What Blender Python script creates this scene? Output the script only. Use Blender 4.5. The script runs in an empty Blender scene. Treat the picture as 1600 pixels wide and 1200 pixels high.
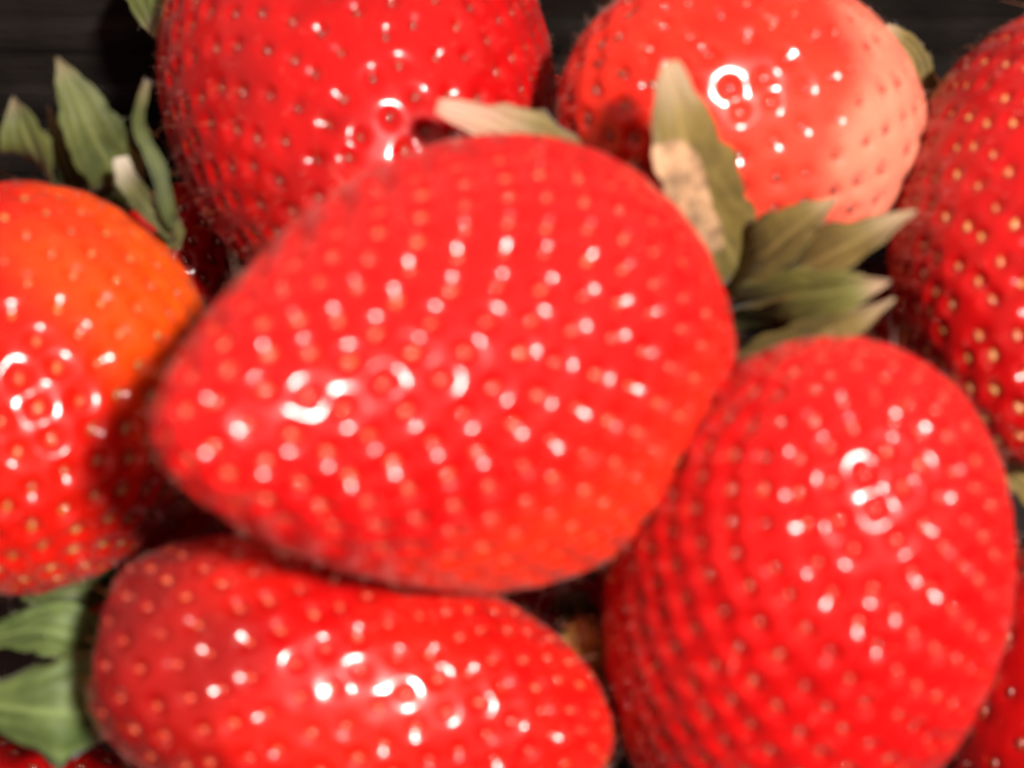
import bpy, math, random
import numpy as np
from mathutils import Vector, Matrix, noise

# ------------------------------------------------------------------ camera, world, light
MM = 0.001
D0 = 110.0            # mm from the lens to the reference plane
PX = 0.05             # mm per photograph pixel at the reference plane
PITCH = math.radians(60)
REF = Vector((0, 0, 0.057))                                   # reference point, above the punnet floor
AX = Vector((1, 0, 0))
AY = Vector((0, math.sin(PITCH), math.cos(PITCH)))
AZ = Vector((0, -math.cos(PITCH), math.sin(PITCH)))           # towards the viewer
ROT = Matrix((AX, AY, AZ)).transposed()

sc = bpy.context.scene
C = sc.collection
cd = bpy.data.cameras.new("camera")
cam = bpy.data.objects.new("camera", cd)
C.objects.link(cam)
sc.camera = cam
cd.sensor_width = 36
cd.lens = 36 * D0 / (1600 * PX)
cd.clip_start = 0.005
cd.clip_end = 20
cam.matrix_world = Matrix.Translation(REF + AZ * D0 * MM) @ ROT.to_4x4()
cd.dof.use_dof = True
cd.dof.focus_distance = (D0 + 80.0) * MM
cd.dof.aperture_fstop = 27.0

w = bpy.data.worlds.new("World")
sc.world = w
w.use_nodes = True
bg = w.node_tree.nodes["Background"]
bg.inputs[0].default_value = (1.0, 0.52, 0.44, 1)  # reddish ambient added to lift the shadows, no such source known
bg.inputs[1].default_value = 0.95

ld = bpy.data.lights.new("lamp", 'AREA')
ld.shape = 'RECTANGLE'
ld.size, ld.size_y = 0.040, 0.020
ld.energy = 3.7
ld.color = (1.0, 0.93, 0.86)
lamp = bpy.data.objects.new("lamp", ld)
C.objects.link(lamp)
LDIR = (AX * 0.38 + AY * 0.16 + AZ).normalized()
lamp.location = REF + LDIR * 0.32
lamp.rotation_euler = LDIR.to_track_quat('Z', 'Y').to_euler()

vs = sc.view_settings
vs.view_transform = 'Standard'
vs.look = 'None'
vs.exposure = 0.0
vs.gamma = 1.0
sc.cycles.use_denoising = True
sc.cycles.use_adaptive_sampling = True
sc.cycles.adaptive_threshold = 0.025
sc.cycles.max_bounces = 8
sc.cycles.diffuse_bounces = 4
sc.cycles.glossy_bounces = 4
sc.cycles.caustics_reflective = False
sc.cycles.caustics_refractive = False

rng = np.random.default_rng(7)
random.seed(7)


def P(px, py, z):
    """a point of the heap: z mm above the reference plane, towards the viewer"""
    k = (D0 - z) / D0 * PX
    return REF + (AX * ((px - 800) * k) + AY * ((600 - py) * k) + AZ * z) * MM


def scale_at(z):
    return (D0 - z) / D0 * PX * MM


# ------------------------------------------------------------------ materials
def new_mat(name):
    m = bpy.data.materials.new(name)
    m.use_nodes = True
    nt = m.node_tree
    return m, nt, nt.nodes["Principled BSDF"]


def nd(nt, kind, **kw):
    n = nt.nodes.new(kind)
    for k, v in kw.items():
        setattr(n, k, v)
    return n


def mixrgb(nt, fac, a, b, blend='MIX'):
    n = nt.nodes.new('ShaderNodeMix')
    n.data_type = 'RGBA'
    n.blend_type = blend
    for sock, v in ((n.inputs[0], fac), (n.inputs[6], a), (n.inputs[7], b)):
        if hasattr(v, 'is_linked'):
            nt.links.new(v, sock)
        elif isinstance(v, tuple):
            sock.default_value = (*v, 1)
        else:
            sock.default_value = v
    return n.outputs[2]


def maprange(nt, v, a, b, c=0.0, d=1.0, smooth=True):
    n = nt.nodes.new('ShaderNodeMapRange')
    if smooth:
        n.interpolation_type = 'SMOOTHSTEP'
    nt.links.new(v, n.inputs[0])
    for i, x in enumerate((a, b, c, d)):
        n.inputs[1 + i].default_value = x
    return n.outputs[0]


def tex(nt, scale, detail=3.0, rough=0.5):
    tc = nt.nodes.new('ShaderNodeTexCoord')
    n = nt.nodes.new('ShaderNodeTexNoise')
    n.inputs['Scale'].default_value = scale
    n.inputs['Detail'].default_value = detail
    n.inputs['Roughness'].default_value = rough
    nt.links.new(tc.outputs['Object'], n.inputs['Vector'])
    return n.outputs['Fac']


def attr(nt, name):
    n = nt.nodes.new('ShaderNodeAttribute')
    n.attribute_name = name
    return n.outputs['Fac']


def flesh_material(name, red, deep, orange, pale, rough=0.36, coat=0.42, coat_rough=0.12, sss=0.45):
    m, nt, b = new_mat(name)
    L = nt.links
    n1 = maprange(nt, tex(nt, 130, 3), 0.38, 0.68)
    col = mixrgb(nt, n1, red, deep)
    col = mixrgb(nt, attr(nt, 'ripe_or_shade'), col, orange)
    n2 = nt.nodes.new('ShaderNodeMath')
    n2.operation = 'MULTIPLY_ADD'
    n2.inputs[1].default_value = 0.5
    L.new(tex(nt, 150, 5, 0.65), n2.inputs[0])
    L.new(attr(nt, 'pale'), n2.inputs[2])
    col = mixrgb(nt, maprange(nt, n2.outputs[0], 0.40, 1.15), col, pale)
    # skin takes the deeper red towards each seed
    pit = attr(nt, 'pit')
    col = mixrgb(nt, maprange(nt, pit, 0.25, 1.0, 0.0, 0.3), col, deep)
    L.new(col, b.inputs['Base Color'])
    b.inputs['Subsurface Weight'].default_value = sss
    b.inputs['Subsurface Radius'].default_value = (1.0, 0.18, 0.10)
    b.inputs['Subsurface Scale'].default_value = 0.0022
    b.inputs['Roughness'].default_value = rough
    b.inputs['IOR'].default_value = 1.42
    b.inputs['Coat Weight'].default_value = coat
    L.new(maprange(nt, tex(nt, 300, 3), 0.3, 0.7, coat_rough * 0.7, coat_rough * 1.5), b.inputs['Coat Roughness'])
    b.inputs['Sheen Weight'].default_value = 0.04
    b.inputs['Specular IOR Level'].default_value = 0.12
    b.inputs['Sheen Roughness'].default_value = 0.4
    b.inputs['Sheen Tint'].default_value = (1, 0.75, 0.7, 1)
    bp = nt.nodes.new('ShaderNodeBump')
    bp.inputs['Strength'].default_value = 0.22
    bp.inputs['Distance'].default_value = 0.0002
    L.new(tex(nt, 900, 3, 0.6), bp.inputs['Height'])
    L.new(bp.outputs[0], b.inputs['Normal'])
    return m


def seed_material(name, col, dark):
    m, nt, b = new_mat(name)
    oi = nt.nodes.new('ShaderNodeObjectInfo')
    c = mixrgb(nt, oi.outputs['Random'], col, dark)
    nt.links.new(c, b.inputs['Base Color'])
    b.inputs['Roughness'].default_value = 0.22
    b.inputs['Coat Weight'].default_value = 0.6
    b.inputs['Coat Roughness'].default_value = 0.08
    return m


def hair_material(name, col):
    m, nt, b = new_mat(name)
    b.inputs['Base Color'].default_value = (*col, 1)
    b.inputs['Roughness'].default_value = 0.4
    return m


def sepal_material(name, light, dark, tip, dry=(0.66, 0.46, 0.26), tip0=0.8):
    m, nt, b = new_mat(name)
    L = nt.links
    n1 = maprange(nt, tex(nt, 260, 4, 0.6), 0.32, 0.7)
    col = mixrgb(nt, n1, light, dark)
    # midrib and side veins run along the leaf
    ab = nt.nodes.new('ShaderNodeMath'); ab.operation = 'ABSOLUTE'
    L.new(attr(nt, 'across'), ab.inputs[0])
    vein = maprange(nt, ab.outputs[0], 0.02, 0.13, 1.0, 0.0)
    col = mixrgb(nt, vein, col, tuple(min(1, x * 1.25 + 0.01) for x in light))
    wv = nt.nodes.new('ShaderNodeMath'); wv.operation = 'SINE'
    mu = nt.nodes.new('ShaderNodeMath'); mu.operation = 'MULTIPLY_ADD'
    mu.inputs[1].default_value = 13.0
    L.new(attr(nt, 'across'), mu.inputs[0])
    ml = nt.nodes.new('ShaderNodeMath'); ml.operation = 'MULTIPLY'
    ml.inputs[1].default_value = 16.0
    L.new(tex(nt, 120, 2), ml.inputs[0])
    L.new(ml.outputs[0], mu.inputs[2])
    L.new(mu.outputs[0], wv.inputs[0])
    col = mixrgb(nt, maprange(nt, wv.outputs[0], 0.2, 1.0, 0.0, 0.16), col, tuple(x * 0.55 for x in dark))
    col = mixrgb(nt, maprange(nt, attr(nt, 'along'), tip0, 1.0, 0.0, 0.85), col, tip)
    ad = nt.nodes.new('ShaderNodeMath'); ad.operation = 'MULTIPLY_ADD'
    ad.inputs[1].default_value = 0.7
    L.new(tex(nt, 230, 5, 0.7), ad.inputs[0])
    L.new(attr(nt, 'dry'), ad.inputs[2])
    drym = maprange(nt, ad.outputs[0], 0.70, 0.80)
    dcol = mixrgb(nt, maprange(nt, tex(nt, 420, 4, 0.7), 0.38, 0.62), dry, tuple(x * 0.42 for x in dry))
    col = mixrgb(nt, drym, col, dcol)
    L.new(col, b.inputs['Base Color'])
    b.inputs['Roughness'].default_value = 0.6
    b.inputs['Specular IOR Level'].default_value = 0.25
    b.inputs['Sheen Weight'].default_value = 0.05
    b.inputs['Sheen Roughness'].default_value = 0.35
    bp = nt.nodes.new('ShaderNodeBump')
    bp.inputs['Strength'].default_value = 0.3
    bp.inputs['Distance'].default_value = 0.0003
    hh = nt.nodes.new('ShaderNodeMath'); hh.operation = 'ADD'
    L.new(wv.outputs[0], hh.inputs[0]); L.new(tex(nt, 800, 4, 0.65), hh.inputs[1])
    L.new(hh.outputs[0], bp.inputs['Height'])
    L.new(bp.outputs[0], b.inputs['Normal'])
    return m


def plastic_material():
    m, nt, b = new_mat("black_plastic")
    L = nt.links
    col = mixrgb(nt, maprange(nt, tex(nt, 60, 4), 0.4, 0.7), (0.006, 0.005, 0.0045), (0.011, 0.009, 0.008))
    L.new(col, b.inputs['Base Color'])
    L.new(maprange(nt, tex(nt, 90, 4), 0.3, 0.7, 0.28, 0.5), b.inputs['Roughness'])
    b.inputs['Specular IOR Level'].default_value = 0.14
    bp = nt.nodes.new('ShaderNodeBump')
    bp.inputs['Strength'].default_value = 0.35
    bp.inputs['Distance'].default_value = 0.002
    tc = nt.nodes.new('ShaderNodeTexCoord')
    mp = nt.nodes.new('ShaderNodeMapping')
    mp.inputs['Scale'].default_value = (22, 22, 150)
    mp.inputs['Rotation'].default_value = (0.0, 0.16, 0.0)
    L.new(tc.outputs['Object'], mp.inputs[0])
    st = nt.nodes.new('ShaderNodeTexNoise')
    st.inputs['Scale'].default_value = 1.0
    st.inputs['Detail'].default_value = 4
    L.new(mp.outputs[0], st.inputs['Vector'])
    sm = nt.nodes.new('ShaderNodeMath'); sm.operation = 'ADD'
    L.new(tex(nt, 70, 4, 0.6), sm.inputs[0]); L.new(st.outputs[0], sm.inputs[1])
    L.new(sm.outputs[0], bp.inputs['Height'])
    L.new(bp.outputs[0], b.inputs['Normal'])
    return m


# ------------------------------------------------------------------ mesh helpers
def mesh_np(name, co, quads=None, tris=None, attrs=None, smooth=True):
    me = bpy.data.meshes.new(name)
    loops, starts, n = [], [], 0
    if quads is not None and len(quads):
        loops.append(quads.ravel()); starts.append(np.arange(len(quads)) * 4); n = len(quads) * 4
    if tris is not None and len(tris):
        loops.append(tris.ravel()); starts.append(n + np.arange(len(tris)) * 3)
    loops = np.concatenate(loops).astype(np.int32)
    starts = np.concatenate(starts).astype(np.int32)
    me.vertices.add(len(co)); me.loops.add(len(loops)); me.polygons.add(len(starts))
    me.vertices.foreach_set("co", np.asarray(co, np.float32).ravel())
    me.loops.foreach_set("vertex_index", loops)
    me.polygons.foreach_set("loop_start", starts)
    for k, v in (attrs or {}).items():
        a = me.attributes.new(k, 'FLOAT', 'POINT')
        a.data.foreach_set("value", np.asarray(v, np.float32))
    me.update(calc_edges=True)
    me.validate()
    if smooth:
        me.polygons.foreach_set("use_smooth", np.ones(len(me.polygons), bool))
    return me


def link(name, me, mat=None, parent=None):
    o = bpy.data.objects.new(name, me)
    C.objects.link(o)
    if mat is not None and not me.materials:
        me.materials.append(mat)
    if parent is not None:
        o.parent = parent
    return o


def tag(o, label, cat, group=None):
    o['label'] = label
    o['category'] = cat
    if group:
        o['group'] = group


def seed_mesh(name, mat):
    """flat teardrop achene, long axis +Y, lying in the XY plane; unit = 1 mm long"""
    nu, nv = 8, 5
    co = [(0, -0.5, 0)]
    for j in range(1, nv):
        a = math.pi * j / nv
        y = -0.5 * math.cos(a)
        r = math.sin(a) * (1.0 - 0.35 * y * 2 * 0.8) * 0.5
        for i in range(nu):
            t = 2 * math.pi * i / nu
            co.append((0.66 * r * math.cos(t), y, 0.50 * r * math.sin(t)))
    co.append((0, 0.5 * 1.12, 0))
    tris, quads = [], []
    for i in range(nu):
        tris.append((0, 1 + (i + 1) % nu, 1 + i))
        q = 1 + (nv - 2) * nu
        tris.append((q + i, q + (i + 1) % nu, len(co) - 1))
    for j in range(nv - 2):
        for i in range(nu):
            a = 1 + j * nu + i; b2 = 1 + j * nu + (i + 1) % nu
            quads.append((a, b2, b2 + nu, a + nu))
    me = mesh_np(name, np.array(co) * MM, np.array(quads), np.array(tris))
    me.materials.append(mat)
    return me


# ------------------------------------------------------------------ a strawberry
class Berry:
    pass


HAIR = hair_material("berry_hair", (0.45, 0.22, 0.16))
STYLE = hair_material("berry_style", (0.30, 0.09, 0.025))
GROUP = "strawberries heaped in the punnet"


def egg(phi, k, q):
    """outline: radius and height of the flesh at polar angle phi (0 = calyx end, pi = tip)"""
    s = np.sin(phi); c = np.cos(phi)
    r = np.power(np.clip(s, 0, 1), q) * (1 + k * c)
    z = c - 0.16 * np.exp(-(phi / 0.30) ** 2)
    return r, z


def make_berry(tip, calyx, radius_px, mat, seed_me, label, k=0.25, q=1.0, n_seeds=260, pit=0.42, pit_r=0.85,
               lump=0.03, nphi=200, nth=360, hairs=2600, seed_size=1.05, tip_dense=0.5, flat=1.0, ripe_or_shade=None, pale=None,
               roll=0.0, seed=1, bumps=(), sink=0.25, rim=0.05, pillow=0.035, irr=0.6, bare=()):
    rg = np.random.default_rng(seed)
    a = P(*tip); b = P(*calyx)
    cen = (a + b) / 2
    zl = (b - a).normalized()
    half = (b - a).length / 2
    zc = (tip[2] + calyx[2]) / 2
    R = radius_px * scale_at(zc)
    # local x lies across the view, local y roughly towards / away from the viewer
    xl = zl.cross(AZ).normalized()
    yl = zl.cross(xl).normalized()
    rot = Matrix((xl, yl, zl)).transposed() @ Matrix.Rotation(roll, 3, 'Z')
    M = Matrix.Translation(cen) @ rot.to_4x4()
    root = bpy.data.objects.new('strawberry', None)
    root.empty_display_size = 0.01
    C.objects.link(root)
    root.matrix_world = M
    tag(root, label, 'strawberry', GROUP)

    # normalise the outline so its widest ring has radius R
    ph = np.linspace(0, math.pi, 400)
    rr, zz = egg(ph, k, q)
    rmax = rr.max()
    off = rg.uniform(-50, 50, 3)

    bl = []
    for (dx, dy, dz, amp, wdt) in bumps:
        v = (AX * dx + AY * dy + AZ * dz).normalized()
        bl.append((np.array(rot.transposed() @ v), amp, wdt))

    def surf(phi, th):
        r, z = egg(phi, k, q)
        r = r / rmax
        # lobes and dents of a grown fruit
        lob = (0.5 * np.sin(2 * th + off[0] + 1.1 * np.cos(phi)) + 0.30 * np.sin(3 * th + off[1] - 1.6 * np.cos(phi))
               + 0.22 * np.sin(5 * th + off[2] + 2.5 * phi))
        lob2 = 0.4 * np.sin(3.1 * phi + off[0]) * np.sin(th + off[1])
        f = 1 + lump * (lob + lob2) * np.sin(phi)
        for (bd, amp, wdt) in bl:
            dx = np.sin(phi) * np.cos(th) * bd[0] + np.sin(phi) * np.sin(th) * bd[1] + np.cos(phi) * bd[2]
            f = f + amp * np.exp((dx - 1) / wdt ** 2)
        x = R * r * f * np.cos(th); y = R * r * f * np.sin(th) * flat
        return np.stack([x, y, half * z * (1 + 0.5 * lump * np.sin(th * 2 + off[2]) * np.sin(phi))], -1)

    def normal(phi, th):
        e = 1e-3
        phi = np.clip(phi, 0.01, math.pi - 0.01)
        d1 = surf(phi + e, th) - surf(phi - e, th)
        d2 = surf(phi, th + e) - surf(phi, th - e)
        n = np.cross(d1, d2)
        return n / (np.linalg.norm(n, axis=-1, keepdims=True) + 1e-12)

    # achenes: a spiral lattice of even spacing, closer towards the tip
    rr_, zz_ = rr / rmax * R, zz * half
    ds = np.hypot(np.gradient(rr_), np.gradient(zz_))
    dens = rr_ * ds * (1 + tip_dense * np.clip((ph - 1.2) / 1.9, 0, 1) ** 1.5)
    dens[ph < 0.22] = 0
    cdf = np.cumsum(dens); cdf /= cdf[-1]
    u = (np.arange(n_seeds) + 0.5) / n_seeds
    sphi = np.interp(u, cdf, ph)
    sth = np.arange(n_seeds) * 2.399963 + irr * rg.normal(0, 0.024, n_seeds) / np.maximum(np.sin(sphi), .2)
    sphi = np.clip(sphi + irr * rg.normal(0, 0.020, n_seeds), 0.15, math.pi - 0.02)
    spos = surf(sphi, sth); snor = normal(sphi, sth)

    # flesh grid
    fp = np.linspace(0, math.pi, nphi + 1)[1:-1]
    ft = np.linspace(0, 2 * math.pi, nth, endpoint=False)
    PH, TH = np.meshgrid(fp, ft, indexing='ij')
    PH = PH.ravel(); TH = TH.ravel()
    co = surf(PH, TH); no = normal(PH, TH)
    pitr = pit_r * MM
    disp = np.zeros(len(co)); pv = np.zeros(len(co))
    size_var = 1 + irr * rg.uniform(-0.25, 0.22, n_seeds)
    dep_var = 1 + irr * rg.uniform(-0.35, 0.22, n_seeds)
    # bald patches of skin where the achenes sit almost flush
    for (dx, dy, dz, wdt) in bare:
        v = np.array(rot.transposed() @ (AX * dx + AY * dy + AZ * dz).normalized())
        dep_var = dep_var * (1 - 0.85 * np.exp((snor @ v - 1) / wdt ** 2))
    for i in range(n_seeds):
        band = np.abs(co[:, 2] - spos[i, 2]) < pitr * 4
        idx = np.nonzero(band)[0]
        dv = co[idx] - spos[i]
        d = np.linalg.norm(dv, axis=1)
        sel = d < 3.4 * pitr
        idx = idx[sel]; dv = dv[sel]; d = d[sel]
        # no two pits alike: oval, leaning, with a broken lip
        e1 = np.cross(snor[i], rg.normal(0, 1, 3)); e1 /= np.linalg.norm(e1)
        e2 = np.cross(snor[i], e1)
        a1, a2 = dv @ e1, dv @ e2
        st = 1 + irr * rg.uniform(-0.16, 0.18)
        d = np.sqrt((a1 * st) ** 2 + (a2 / st) ** 2 + (dv @ snor[i]) ** 2) / (pitr * size_var[i])
        an = np.arctan2(a2, a1)
        d = d * (1 + 0.06 * irr * np.sin(2 * an + rg.uniform(0, 6)) + 0.06 * irr * np.sin(3 * an + rg.uniform(0, 6)))
        g = np.exp(-d ** 2.1)
        pv[idx] = np.maximum(pv[idx], g)
        lip = rim * rg.uniform(0.0, 1.4) * (0.5 + 0.5 * np.sin(an + rg.uniform(0, 6)))
        disp[idx] += (-g * pit * dep_var[i] + lip * np.exp(-((d - 1.45) / 0.42) ** 2)) * MM
    # faint unevenness of the skin
    disp += pillow * MM * (np.sin(co[:, 0] * 900 + 2 * np.sin(co[:, 2] * 620 + off[1])) * np.sin(co[:, 1] * 820 + off[0])
                           + 0.6 * np.sin(co[:, 2] * 1150 + 2 * np.sin(co[:, 0] * 700)) * np.sin(co[:, 1] * 1300 + off[2]))
    co = co + no * disp[:, None]
    p0 = surf(np.array([0.0]), np.array([0.0]))[0]; p1 = surf(np.array([math.pi]), np.array([0.0]))[0]
    co = np.vstack([co, p0, p1])
    n0 = len(PH); n1 = n0 + 1
    nr = nphi - 1
    ii, jj = np.meshgrid(np.arange(nr - 1), np.arange(nth), indexing='ij')
    ii = ii.ravel(); jj = jj.ravel(); j2 = (jj + 1) % nth
    quads = np.stack([ii * nth + jj, (ii + 1) * nth + jj, (ii + 1) * nth + j2, ii * nth + j2], -1)
    j = np.arange(nth); j2 = (j + 1) % nth
    tris = np.vstack([np.stack([np.full(nth, n0), j, j2], -1),
                      np.stack([np.full(nth, n1), (nr - 1) * nth + j2, (nr - 1) * nth + j], -1)])
    tt = np.concatenate([PH / math.pi, [0, 1]])
    pv = np.concatenate([pv, [0, 0]])
    # how the fruit ripened; on the bottom fruit, shade painted on its left end
    dirs = co / (np.linalg.norm(co, axis=1, keepdims=True) + 1e-9)
    wd = dirs @ np.array(rot.transposed())           # local -> world directions
    ra = np.zeros(len(co)); pa = np.zeros(len(co))
    def field(spec):
        f = np.zeros(len(co))
        for (dx, dy, dz, lo, hi, amt) in spec:
            v = AX * dx + AY * dy + AZ * dz
            v.normalize()
            s = wd @ np.array(v)
            s = s + 0.09 * np.sin(co[:, 0] * 420 + off[0]) + 0.08 * np.sin(co[:, 1] * 510 + co[:, 2] * 380 + off[1])
            x = np.clip((s - lo) / (hi - lo), 0, 1)
            f = np.maximum(f, amt * x * x * (3 - 2 * x))
        return f
    if ripe_or_shade:
        ra = field(ripe_or_shade)
    if pale:
        pa = field(pale)
    me = mesh_np('flesh', co, quads, tris, {'pit': pv, 'ripe_or_shade': ra, 'pale': pa, 'shoulder': tt})
    flesh = link('flesh', me, mat, root)

    # seeds, each its own object; those turned furthest from the viewer beyond 300 would be joined
    tdir = -snor * 0
    up = np.array([0, 0, 1.0])
    ss = seed_size
    # the 300 that show largest are pieces of their own, the rest one joined part
    toward = snor @ (np.array(rot.transposed()) @ np.array(AZ))
    front = set(np.argsort(-toward)[:300].tolist())
    rest = []
    for i in range(n_seeds):
        n = snor[i]
        y = up - n * (n @ up)
        y /= (np.linalg.norm(y) + 1e-9)
        ang = rg.normal(0, 0.22)
        x = np.cross(y, n)
        y = y * math.cos(ang) + x * math.sin(ang)
        x = np.cross(y, n)
        tl = rg.normal(0, 0.12, 2)
        n2 = n + tl[0] * x + tl[1] * y; n2 /= np.linalg.norm(n2)
        y = y - n2 * (n2 @ y); y /= np.linalg.norm(y); x = np.cross(y, n2)
        p = spos[i] + n * (-pit * dep_var[i] * 0.86 + sink * 0.25) * MM
        s = ss * rg.uniform(0.85, 1.15)
        mx = Matrix(((x[0] * s, y[0] * s, n2[0] * s, p[0]), (x[1] * s, y[1] * s, n2[1] * s, p[1]),
                     (x[2] * s, y[2] * s, n2[2] * s, p[2]), (0, 0, 0, 1)))
        if i not in front:
            rest.append(mx)
            continue
        o = bpy.data.objects.new('seed', seed_me)
        C.objects.link(o)
        o.parent = flesh
        o.matrix_local = mx
    if rest:
        nv = len(seed_me.vertices)
        sv = np.zeros(nv * 3, np.float32); seed_me.vertices.foreach_get('co', sv); sv = sv.reshape(-1, 3)
        polys = [list(p.vertices) for p in seed_me.polygons]
        q4 = np.array([p for p in polys if len(p) == 4]); q3 = np.array([p for p in polys if len(p) == 3])
        vv = np.vstack([sv @ np.array(m)[:3, :3].T + np.array(m)[:3, 3] for m in rest])
        o = link('seeds', mesh_np('seeds', vv, np.vstack([q4 + nv * i for i in range(len(rest))]),
                                  np.vstack([q3 + nv * i for i in range(len(rest))])), seed_me.materials[0], flesh)
        o['kind'] = 'stuff'

    # downy hairs and dried styles
    def strands(name, pos, nor, lean, length, width, matr, kind):
        n = len(pos)
        side = np.cross(nor, rg.normal(0, 1, (n, 3)))
        side /= np.linalg.norm(side, axis=1, keepdims=True) + 1e-9
        segs = 3
        vs_, qs, ts = [], [], []
        for s in range(segs + 1):
            f = s / segs
            c = pos + nor * (length * f * (1 - 0.35 * f))[:, None] + lean * (length * f * f)[:, None]
            wdt = (width * (1 - f * 0.8))[:, None]
            vs_.append(c - side * wdt); vs_.append(c + side * wdt)
        vv = np.stack(vs_, 1).reshape(-1, 3)
        base = np.arange(n)[:, None] * (2 * (segs + 1))
        q = np.array([[2 * s, 2 * s + 1, 2 * s + 3, 2 * s + 2] for s in range(segs)])
        qq = (base[:, :, None] + q[None]).reshape(-1, 4)
        m2 = mesh_np(name, vv, qq)
        o = link(name, m2, matr, flesh)
        o['kind'] = 'stuff'
    if hairs:
        hp = np.interp(rg.uniform(0, 1, hairs), cdf, ph)
        ht = rg.uniform(0, 2 * math.pi, hairs)
        pos = surf(hp, ht); nor = normal(hp, ht)
        nn = nor + rg.normal(0, 0.35, (hairs, 3)); nn /= np.linalg.norm(nn, axis=1, keepdims=True)
        strands('down', pos - nor * 0.05 * MM, nn, rg.normal(0, 0.35, (hairs, 3)) + np.array([0, 0, -0.25]),
                rg.uniform(0.35, 0.95, hairs) * MM, rg.uniform(0.008, 0.014, hairs) * MM, HAIR, 'down')
        sel = rg.uniform(0, 1, n_seeds) < 0.7
        pos = spos[sel] - snor[sel] * pit * 0.5 * MM
        n = len(pos)
        nn = snor[sel] + rg.normal(0, 0.5, (n, 3)); nn /= np.linalg.norm(nn, axis=1, keepdims=True)
        strands('styles', pos, nn, rg.normal(0, 0.8, (n, 3)), rg.uniform(0.7, 1.5, n) * MM,
                np.full(n, 0.024 * MM), STYLE, 'styles')

    # the disc under the sepals
    B = Berry()
    B.root, B.flesh, B.M, B.R, B.half, B.rot = root, flesh, M, R, half, rot
    B.zl = zl
    return B


def calyx_disc(B, mat, rad=0.30, stem=None):
    """green receptacle ring that carries the sepals, sunk in the shoulder dimple"""
    n, rings = 20, 5
    co = [(0, 0, 0.0012)]
    for r in range(1, rings + 1):
        f = r / rings
        for i in range(n):
            t = 2 * math.pi * i / n
            rr = B.R * rad * f * (1 + 0.10 * math.sin(5 * t))
            co.append((rr * math.cos(t), rr * math.sin(t), 0.0012 - 0.0014 * f * f + 0.0003 * math.sin(10 * t) * f))
    for i in range(n):
        t = 2 * math.pi * i / n
        co.append((B.R * rad * 0.9 * math.cos(t), B.R * rad * 0.9 * math.sin(t), -0.0012))
    tris = [(0, 1 + i, 1 + (i + 1) % n) for i in range(n)]
    quads = []
    for r in range(rings):
        for i in range(n):
            a = 1 + r * n + i; b = 1 + r * n + (i + 1) % n
            quads.append((a, a + n, b + n, b))
    co = np.array(co); co[:, 2] += B.half * 0.86
    me = mesh_np('calyx', co, np.array(quads), np.array(tris),
                 {'along': np.full(len(co), 0.3), 'across': np.full(len(co), 0.5), 'dry': np.zeros(len(co))})
    return link('calyx', me, mat, B.root)


def bez(pts, n):
    """smooth curve through the points (Catmull-Rom)"""
    p = [np.array(x, float) for x in pts]
    p = [2 * p[0] - p[1]] + p + [2 * p[-1] - p[-2]]
    out = []
    m = len(p) - 3
    for s in np.linspace(0, m, n):
        i = min(int(s), m - 1); t = s - i
        a, b, c, d = p[i:i + 4]
        out.append(0.5 * (2 * b + (c - a) * t + (2 * a - 5 * b + 4 * c - d) * t * t + (3 * b - a - 3 * c + d) * t ** 3))
    return np.array(out)


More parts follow.
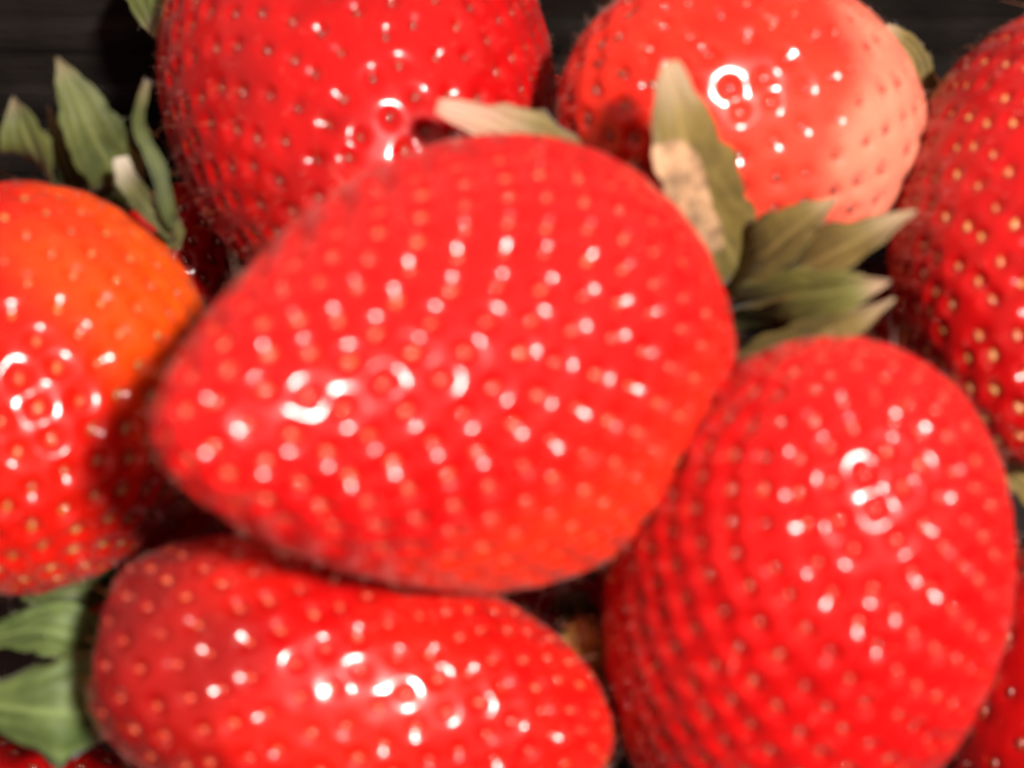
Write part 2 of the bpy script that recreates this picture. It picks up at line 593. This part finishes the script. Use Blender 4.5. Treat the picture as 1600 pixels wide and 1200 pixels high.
def sepal(B, disc, pts, width, mat, face=(0, 0, 1), fold=0.25, twist=0.0, peak=0.42, base=0.45, tipw=0.0, dry=None,
          seed=0, thick=0.22, wav=0.10, rag=0.10, hairs=34, name='sepal'):
    """a pointed green leaf of the calyx through pts (px, py, z); width in px; face = the way its face turns (right, up, viewer)"""
    rg = np.random.default_rng(seed + 100)
    na, nw = 30, 9
    sp = bez([tuple(P(*p)) for p in pts], na)
    T = np.gradient(sp, axis=0); T /= np.linalg.norm(T, axis=1, keepdims=True)
    zc = sum(p[2] for p in pts) / len(pts)
    W = width * scale_at(zc) / 2
    F = np.array(AX * face[0] + AY * face[1] + AZ * face[2])
    top, al, ac, dr = [], [], [], []
    for i in range(na):
        f = i / (na - 1)
        N = F - T[i] * (F @ T[i]); N /= np.linalg.norm(N)
        S = np.cross(T[i], N)
        tw = twist * (f - 0.3)
        N, S = N * math.cos(tw) + S * math.sin(tw), S * math.cos(tw) - N * math.sin(tw)
        if f < peak:
            x = f / peak; wd = base + (1 - base) * math.sin(x * math.pi / 2)
        else:
            x = (f - peak) / (1 - peak); wd = tipw + (1 - tipw) * (1 - x ** 1.7) * (1 - 0.12 * x)
        for j in range(nw):
            v = j / (nw - 1) * 2 - 1
            edge = wav * math.sin(f * 9 + (2 if v > 0 else 0) + seed) * abs(v) ** 2
            ed2 = (0.05 * math.sin(f * 31 + seed * 3 + v) + rag * math.sin(f * 47 + seed * 5 + 3 * v) * math.sin(f * 13 + seed)) * abs(v) ** 3
            h = fold * abs(v) ** 1.3 + edge
            top.append(sp[i] + S * W * wd * (v + ed2 * v) + N * W * h * (0.3 + 0.7 * wd))
            al.append(f); ac.append(v)
            d = 0.0
            if dry:
                fa, fb, va, vb = dry
                d = 0.62 * max(0, 1 - (abs(f - (fa + fb) / 2) / ((fb - fa) / 2)) ** 4) * max(0, 1 - (abs(v - (va + vb) / 2) / ((vb - va) / 2)) ** 4)
            dr.append(d)
    top = np.array(top)
    n = len(top)
    q = []
    for i in range(na - 1):
        for j in range(nw - 1):
            a = i * nw + j
            q.append((a, a + 1, a + nw + 1, a + nw))
    q = np.array(q)
    # thickness: a second skin behind, closed round the margin
    e1 = top[q[:, 1]] - top[q[:, 0]]; e2 = top[q[:, 3]] - top[q[:, 0]]
    fn = np.cross(e1, e2)
    vn = np.zeros_like(top)
    for c in range(4):
        np.add.at(vn, q[:, c], fn)
    vn /= np.linalg.norm(vn, axis=1, keepdims=True) + 1e-15
    if (vn.mean(0) @ F) < 0:
        vn = -vn
    th = thick * MM * (1 - 0.75 * np.abs(np.array(ac)) ** 3)
    bot = top - vn * th[:, None]
    co = np.vstack([top, bot])
    qb = q[:, ::-1] + n
    rimq = []
    loop = [j for j in range(nw)] + [i * nw + nw - 1 for i in range(1, na)] + \
           [(na - 1) * nw + j for j in range(nw - 2, -1, -1)] + [i * nw for i in range(na - 2, 0, -1)]
    for a, b in zip(loop, loop[1:] + loop[:1]):
        rimq.append((b, a, a + n, b + n))
    quads = np.vstack([q, qb, np.array(rimq)])
    # margin hairs belong to the leaf
    Mi = np.array(B.M.inverted())
    loc = co @ Mi[:3, :3].T + Mi[:3, 3]
    me = mesh_np(name, loc, quads, None, {'along': al + al, 'across': ac + ac, 'dry': dr + dr})
    o = link(name, me, mat, disc)
    if hairs:
        tl = []
        hv = []
        for h in range(hairs):
            i = rg.integers(1, na - 1)
            v = rg.choice([0, nw - 1]) if rg.uniform() < 0.7 else rg.integers(1, nw - 1)
            p0 = top[i * nw + v]
            S = top[i * nw + nw - 1] - top[i * nw]; S /= np.linalg.norm(S) + 1e-12
            out = S * (1 if v == nw - 1 else -1 if v == 0 else rg.normal(0, .3)) + T[i] * 0.6 + vn[i * nw + v] * rg.uniform(-0.1, 0.9) + rg.normal(0, 0.25, 3)
            out /= np.linalg.norm(out)
            sd = np.cross(out, rg.normal(0, 1, 3)); sd /= np.linalg.norm(sd)
            ln = rg.uniform(0.3, 0.7) * MM; wd = 0.010 * MM
            b0 = len(hv)
            hv += [p0 - sd * wd, p0 + sd * wd, p0 + out * ln]
            tl.append((b0, b0 + 1, b0 + 2))
        hv = np.array(hv) @ Mi[:3, :3].T + Mi[:3, 3]
        hm = mesh_np('leaf_down', hv, None, np.array(tl))
        # joined to the sepal's own mesh would lose its material: a second material slot keeps it one piece
        nv0 = len(loc)
        me2 = mesh_np(name, np.vstack([loc, hv]), quads, np.array(tl) + nv0,
                      {'along': al + al + [0.5] * len(hv), 'across': ac + ac + [0.5] * len(hv), 'dry': dr + dr + [0.0] * len(hv)})
        me2.materials.append(mat); me2.materials.append(LEAFHAIR)
        mi = np.zeros(len(me2.polygons), np.int32); mi[len(quads):] = 1
        me2.polygons.foreach_set("material_index", mi)
        o.data = me2
        bpy.data.meshes.remove(hm); bpy.data.meshes.remove(me)
    return o


LEAFHAIR = hair_material("leaf_hair", (0.35, 0.32, 0.24))

# ------------------------------------------------------------------ the punnet
PLASTIC = plastic_material()


def punnet():
    root = bpy.data.objects.new('punnet', None)
    root.empty_display_size = 0.02
    C.objects.link(root)
    tag(root, 'black plastic punnet whose ribbed wall shows dark behind the strawberries', 'punnet')
    x0, x1, y0, y1 = -0.098, 0.098, -0.085, 0.066
    r = 0.016
    ncor = 10

    def ring(off, z):
        pts = []
        for (cx, cy, a0) in ((x1 - r, y1 - r, 0), (x0 + r, y1 - r, 90), (x0 + r, y0 + r, 180), (x1 - r, y0 + r, 270)):
            for i in range(ncor + 1):
                a = math.radians(a0 + 90 * i / ncor)
                pts.append((cx + (r + off) * math.cos(a), cy + (r + off) * math.sin(a), z))
        return pts

    def loft(name, rings, cap=False):
        n = len(rings[0])
        co = [p for rg_ in rings for p in rg_]
        q = []
        for k in range(len(rings) - 1):
            for i in range(n):
                a = k * n + i; b = k * n + (i + 1) % n
                q.append((a, b, b + n, a + n))
        me = bpy.data.meshes.new(name)
        faces = q + ([tuple(range(n))] if cap else [])
        me.from_pydata(co, [], faces)
        me.polygons.foreach_set("use_smooth", np.array([len(f) == 4 for f in faces]))
        o = link(name, me, PLASTIC, root)
        return o
    # wall: horizontal ribs pressed into a sheet that flares upwards, inner and outer skin
    inner, outer = [], []
    nz = 120
    for k in range(nz + 1):
        f = k / nz
        z = 0.001 + 0.070 * f
        rib = 0.0005 * max(0.0, math.sin(f * math.pi * 15)) ** 0.6
        o = -0.010 + 0.012 * f - rib
        inner.append(ring(o, z)); outer.append(ring(o + 0.0007, z))
    loft('wall', inner + outer[::-1])
    rim_r = []
    for k in range(9):
        a = math.pi * k / 8
        rim_r.append(ring(0.002 + 0.004 - 0.004 * math.cos(a), 0.0712 + 0.0022 * math.sin(a)))
    loft('rim', rim_r)
    base = [ring(-0.0105, 0.0012), ring(-0.013, 0.0006), ring(-0.0135, 0.0)]
    loft('base', base, cap=True)


punnet()

# ------------------------------------------------------------------ the strawberries
m_center = flesh_material("flesh_center", (0.36, 0.0026, 0.0028), (0.28, 0.0016, 0.0020), (0.44, 0.016, 0.004), (0.50, 0.18, 0.11))
m_bottom = flesh_material("flesh_bottom", (0.38, 0.0060, 0.0030), (0.28, 0.0018, 0.0020), (0.12, 0.0030, 0.0028), (0.50, 0.18, 0.11))  # third colour is maroon, painting shade onto the left end
m_yellow = flesh_material("flesh_yellow", (0.38, 0.070, 0.010), (0.34, 0.040, 0.008), (0.40, 0.16, 0.025), (0.38, 0.22, 0.06))
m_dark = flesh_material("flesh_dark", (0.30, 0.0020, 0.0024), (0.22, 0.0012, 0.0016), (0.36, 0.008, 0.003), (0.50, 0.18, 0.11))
m_orange = flesh_material("flesh_orange", (0.38, 0.0055, 0.0022), (0.32, 0.0032, 0.0018), (0.48, 0.050, 0.0020), (0.50, 0.18, 0.11))
m_pale = flesh_material("flesh_pale", (0.42, 0.0130, 0.0050), (0.36, 0.0070, 0.0035), (0.46, 0.034, 0.018), (0.48, 0.135, 0.085))

s_gold = seed_mesh('seed_gold', seed_material("seed_gold", (0.27, 0.11, 0.020), (0.24, 0.05, 0.012)))
s_brown = seed_mesh('seed_brown', seed_material("seed_brown", (0.20, 0.032, 0.012), (0.13, 0.012, 0.006)))
s_straw = seed_mesh('seed_straw', seed_material("seed_straw", (0.40, 0.18, 0.05), (0.34, 0.09, 0.03)))
s_rust = seed_mesh('seed_rust', seed_material("seed_rust", (0.32, 0.05, 0.02), (0.24, 0.02, 0.010)))
s_orange = seed_mesh('seed_orange', seed_material("seed_orange", (0.42, 0.075, 0.025), (0.36, 0.032, 0.014)))

g_olive = sepal_material("sepal_olive", (0.105, 0.076, 0.018), (0.060, 0.045, 0.012), (0.24, 0.17, 0.10), dry=(0.30, 0.185, 0.10))
g_green = sepal_material("sepal_green", (0.055, 0.068, 0.016), (0.026, 0.036, 0.010), (0.12, 0.10, 0.055))
g_fresh = sepal_material("sepal_fresh", (0.072, 0.105, 0.028), (0.038, 0.062, 0.016), (0.13, 0.13, 0.05))
g_spot = sepal_material("sepal_spot", (0.085, 0.085, 0.018), (0.055, 0.055, 0.012), (0.26, 0.17, 0.11))
g_whitetip = sepal_material("sepal_whitetip", (0.070, 0.070, 0.022), (0.040, 0.042, 0.014), (0.30, 0.28, 0.22), tip0=0.6)
g_pink = sepal_material("sepal_pink", (0.13, 0.105, 0.040), (0.075, 0.065, 0.020), (0.34, 0.19, 0.14), tip0=0.5)

hi = dict(nphi=250, nth=440)
# A: nearest fruit, tip to the left and towards the viewer
A = make_berry((262, 692, 28), (977, 518, -10), 370, m_center, s_orange,
               'largest strawberry on top in the middle, blunt tip pointing left', k=0.43, n_seeds=570, seed=11, bare=[(0.10, 0.02, 1, 0.16)],
               ripe_or_shade=[(0.55, -0.8, 0.1, 0.45, 0.95, 0.9)], pit=0.72, pit_r=0.78, irr=0.3, pillow=0.02, lump=0.02, seed_size=0.9, **hi)
# B: behind upper left, sharp, tip down
B_ = make_berry((597, 395, -9), (535, -50, -50), 312, m_dark, s_brown,
                'deep red strawberry at the upper left, cut off by the top edge of the photo', k=0.12, n_seeds=560, seed=5,
                pit=0.58, pit_r=0.78, irr=0.6, rim=0.02, lump=0.02, hairs=4200, seed_size=0.85, **hi)
# C: pale fruit behind on the right
C_ = make_berry((915, 110, -6), (1372, 278, -28), 242, m_pale, s_brown,
                'pale orange-red strawberry with a whitish shoulder behind the tall sepal', k=0.05, n_seeds=330, seed=23,
                ripe_or_shade=[(0.4, -0.6, 0.7, 0.3, 1.0, 1.0)], pale=[(0.97, -0.05, 0.05, 0.10, 1.0, 1.0)],
                pit=0.50, rim=0.02, irr=0.8, pit_r=0.80, lump=0.03, hairs=3600, seed_size=0.9, **hi)
# D: right edge
D_ = make_berry((1604, 694, 1), (1726, 95, -27), 280, m_dark, s_straw,
                'dark red strawberry cut off by the right edge, thickly dotted with seeds', k=0.15, n_seeds=560, seed=31,
                pit=0.50, pit_r=0.74, lump=0.02, seed_size=0.8, **hi)
# E: lower right
E_ = make_berry((1364, 578, 16), (1143, 1262, -14), 298, m_center, s_rust,
                'plump strawberry at the lower right, closely dotted with seeds', k=-0.08, q=0.95, n_seeds=560, seed=44,
                pit=0.60, pit_r=0.76, rim=0.015, irr=0.42, lump=0.02, tip_dense=0.6, seed_size=0.85, **hi)
# F: bottom
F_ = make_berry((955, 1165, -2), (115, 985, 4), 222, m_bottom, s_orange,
                'smooth long strawberry at the bottom left with a bright streak of light along it', k=0.05, q=0.95, n_seeds=400, seed=57, bare=[(0.15, 0.12, 1, 0.14)], ripe_or_shade=[(-1, 0.0, 0.10, 0.40, 0.95, 1.0)],  # maroon at the calyx end is shade put into the flesh colour
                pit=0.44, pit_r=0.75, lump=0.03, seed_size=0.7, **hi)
# G: left edge
G_ = make_berry((14, 900, 0), (66, 350, -20), 290, m_orange, s_gold,
                'orange-tinged round strawberry cut off by the left edge', k=0.03, n_seeds=390, seed=61,
                ripe_or_shade=[(0.92, 0.42, 0.0, 0.38, 0.95, 1.0)], pit=0.54, pit_r=0.90, rim=0.09, irr=0.3, lump=0.02, seed_size=0.9, **hi)
# fruit of the layer below, seen in the gaps
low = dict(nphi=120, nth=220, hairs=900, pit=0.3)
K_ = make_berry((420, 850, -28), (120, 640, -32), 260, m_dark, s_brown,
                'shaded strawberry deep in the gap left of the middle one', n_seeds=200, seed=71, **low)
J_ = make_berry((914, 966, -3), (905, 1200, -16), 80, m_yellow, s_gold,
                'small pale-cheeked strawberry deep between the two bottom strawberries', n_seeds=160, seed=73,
                ripe_or_shade=[(0.1, 0.6, 0.8, 0.2, 0.9, 1.0)], pale=[(0.0, 0.9, 0.4, 0.8, 1.0, 0.7)], **low)
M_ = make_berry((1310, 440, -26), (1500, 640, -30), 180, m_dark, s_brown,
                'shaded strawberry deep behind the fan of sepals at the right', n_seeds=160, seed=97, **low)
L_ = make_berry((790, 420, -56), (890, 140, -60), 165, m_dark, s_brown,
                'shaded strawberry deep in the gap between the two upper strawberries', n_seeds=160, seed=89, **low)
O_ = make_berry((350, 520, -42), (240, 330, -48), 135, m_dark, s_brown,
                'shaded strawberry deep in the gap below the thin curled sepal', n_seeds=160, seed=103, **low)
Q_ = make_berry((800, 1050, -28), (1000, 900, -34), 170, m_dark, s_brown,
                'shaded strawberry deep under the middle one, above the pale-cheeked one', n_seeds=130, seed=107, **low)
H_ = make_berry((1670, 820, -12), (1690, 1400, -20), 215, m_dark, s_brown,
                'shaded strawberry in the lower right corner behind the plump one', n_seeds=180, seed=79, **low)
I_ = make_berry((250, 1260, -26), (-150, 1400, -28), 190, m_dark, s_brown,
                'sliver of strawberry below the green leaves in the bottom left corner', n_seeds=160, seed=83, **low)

# ------------------------------------------------------------------ calyces
cA = calyx_disc(A, g_olive)
sepal(A, cA, [(1000, 330, -14), (930, 250, -8), (865, 222, -4), (780, 200, -2), (682, 166, -1)], 96, g_pink, face=(-0.2, 0.6, 1), seed=1, fold=0.15, peak=0.62, tipw=0.30)
sepal(A, cA, [(1050, 490, -16), (1150, 440, -9), (1114, 340, -1), (1068, 220, 4), (1046, 96, 6)], 132, g_olive, face=(0.15, 0.1, 1), seed=2, peak=0.62,
      tipw=0.18, dry=(0.36, 0.82, -1.5, 0.40), fold=0.12)
sepal(A, cA, [(1040, 490, -16), (1130, 440, -9), (1190, 398, -3), (1250, 350, 0), (1312, 308, 1)], 92, g_olive, face=(-0.2, 0.3, 1), seed=3, peak=0.55)
sepal(A, cA, [(1040, 500, -16), (1140, 475, -8), (1230, 430, -1), (1320, 385, 3), (1432, 330, 4)], 110, g_olive, face=(0.1, 0.5, 1), seed=4, peak=0.55)
sepal(A, cA, [(1040, 510, -16), (1130, 490, -8), (1220, 470, 0), (1310, 455, 4), (1390, 440, 5)], 94, g_spot, face=(0.1, -0.2, 1), seed=5, peak=0.55)
sepal(A, cA, [(1030, 560, -16), (1120, 605, -9), (1210, 555, -1), (1300, 515, 3), (1398, 468, 5)], 88, g_olive, face=(0.0, -0.5, 1), seed=6, peak=0.55)
sepal(A, cA, [(1020, 600, -16), (1100, 670, -9), (1150, 625, -3), (1210, 598, 1)], 70, g_olive, face=(0.0, -0.5, 1), seed=7, peak=0.6)

cG = calyx_disc(G_, g_green)
sepal(G_, cG, [(80, 350, -22), (85, 300, -14), (58, 250, -9), (35, 200, -7), (20, 152, -7)], 98, g_green, face=(-0.3, 0.2, 1), seed=8, peak=0.5)
sepal(G_, cG, [(100, 350, -22), (182, 300, -14), (150, 220, -9), (118, 150, -7), (88, 90, -6)], 92, g_green, face=(0.3, 0.1, 1), seed=9, peak=0.5)
sepal(G_, cG, [(120, 360, -22), (270, 375, -13), (226, 318, -9), (198, 280, -7), (188, 246, -6)], 36, g_whitetip, face=(0.3, 0.1, 1), seed=10, tipw=0.6, peak=0.5)
sepal(G_, cG, [(272, 352, -11), (262, 335, -9), (246, 265, -8), (216, 195, -8), (230, 125, -12)], 26, g_green, face=(0.5, 0.1, 1), seed=12, fold=0.5, tipw=0.4, base=0.8)
sepal(G_, cG, [(100, 350, -22), (115, 300, -17), (92, 230, -14), (76, 165, -13)], 36, g_green, face=(0.5, 0.1, 1), seed=13)

cB = calyx_disc(B_, g_green)
sepal(B_, cB, [(430, -110, -44), (300, -80, -38), (238, -20, -34), (243, 62, -33)], 100, g_green, face=(-0.4, 0.3, 1), seed=14, peak=0.6)

cC = calyx_disc(C_, g_olive)
sepal(C_, cC, [(1385, 240, -30), (1440, 190, -26), (1432, 120, -24), (1418, 80, -23), (1380, 50, -22)], 70, g_olive, face=(0.5, 0.3, 1), seed=15, tipw=0.4, peak=0.6)

cF = calyx_disc(F_, g_fresh)
sepal(F_, cF, [(190, 900, -12), (120, 925, -8), (65, 925, -8), (8, 910, -9)], 70, g_green, face=(0, 0.2, 1), seed=16, rag=0.02)
sepal(F_, cF, [(180, 1030, -8), (110, 990, -4), (40, 985, -4), (-40, 1010, -6)], 92, g_fresh, face=(0, 0.6, 1), seed=17, rag=0.02)
sepal(F_, cF, [(210, 1125, -6), (130, 1115, -1), (50, 1110, 0), (-90, 1090, -3)], 185, g_fresh, face=(0, 0.1, 1), seed=18, fold=-0.25, rag=0.02)

cD = calyx_disc(D_, g_olive)
cJ = calyx_disc(J_, g_green)
cE = calyx_disc(E_, g_green)
sepal(H_, calyx_disc(H_, g_green), [(1680, 800, -16), (1630, 770, -12), (1585, 735, -10), (1560, 700, -10)], 70, g_olive, face=(0, 0.2, 1), seed=19)
sepal(J_, cJ, [(930, 1040, -20), (915, 1000, -14), (900, 960, -12), (890, 925, -12)], 70, g_olive, face=(0, 0.2, 1), seed=20, tipw=0.6)
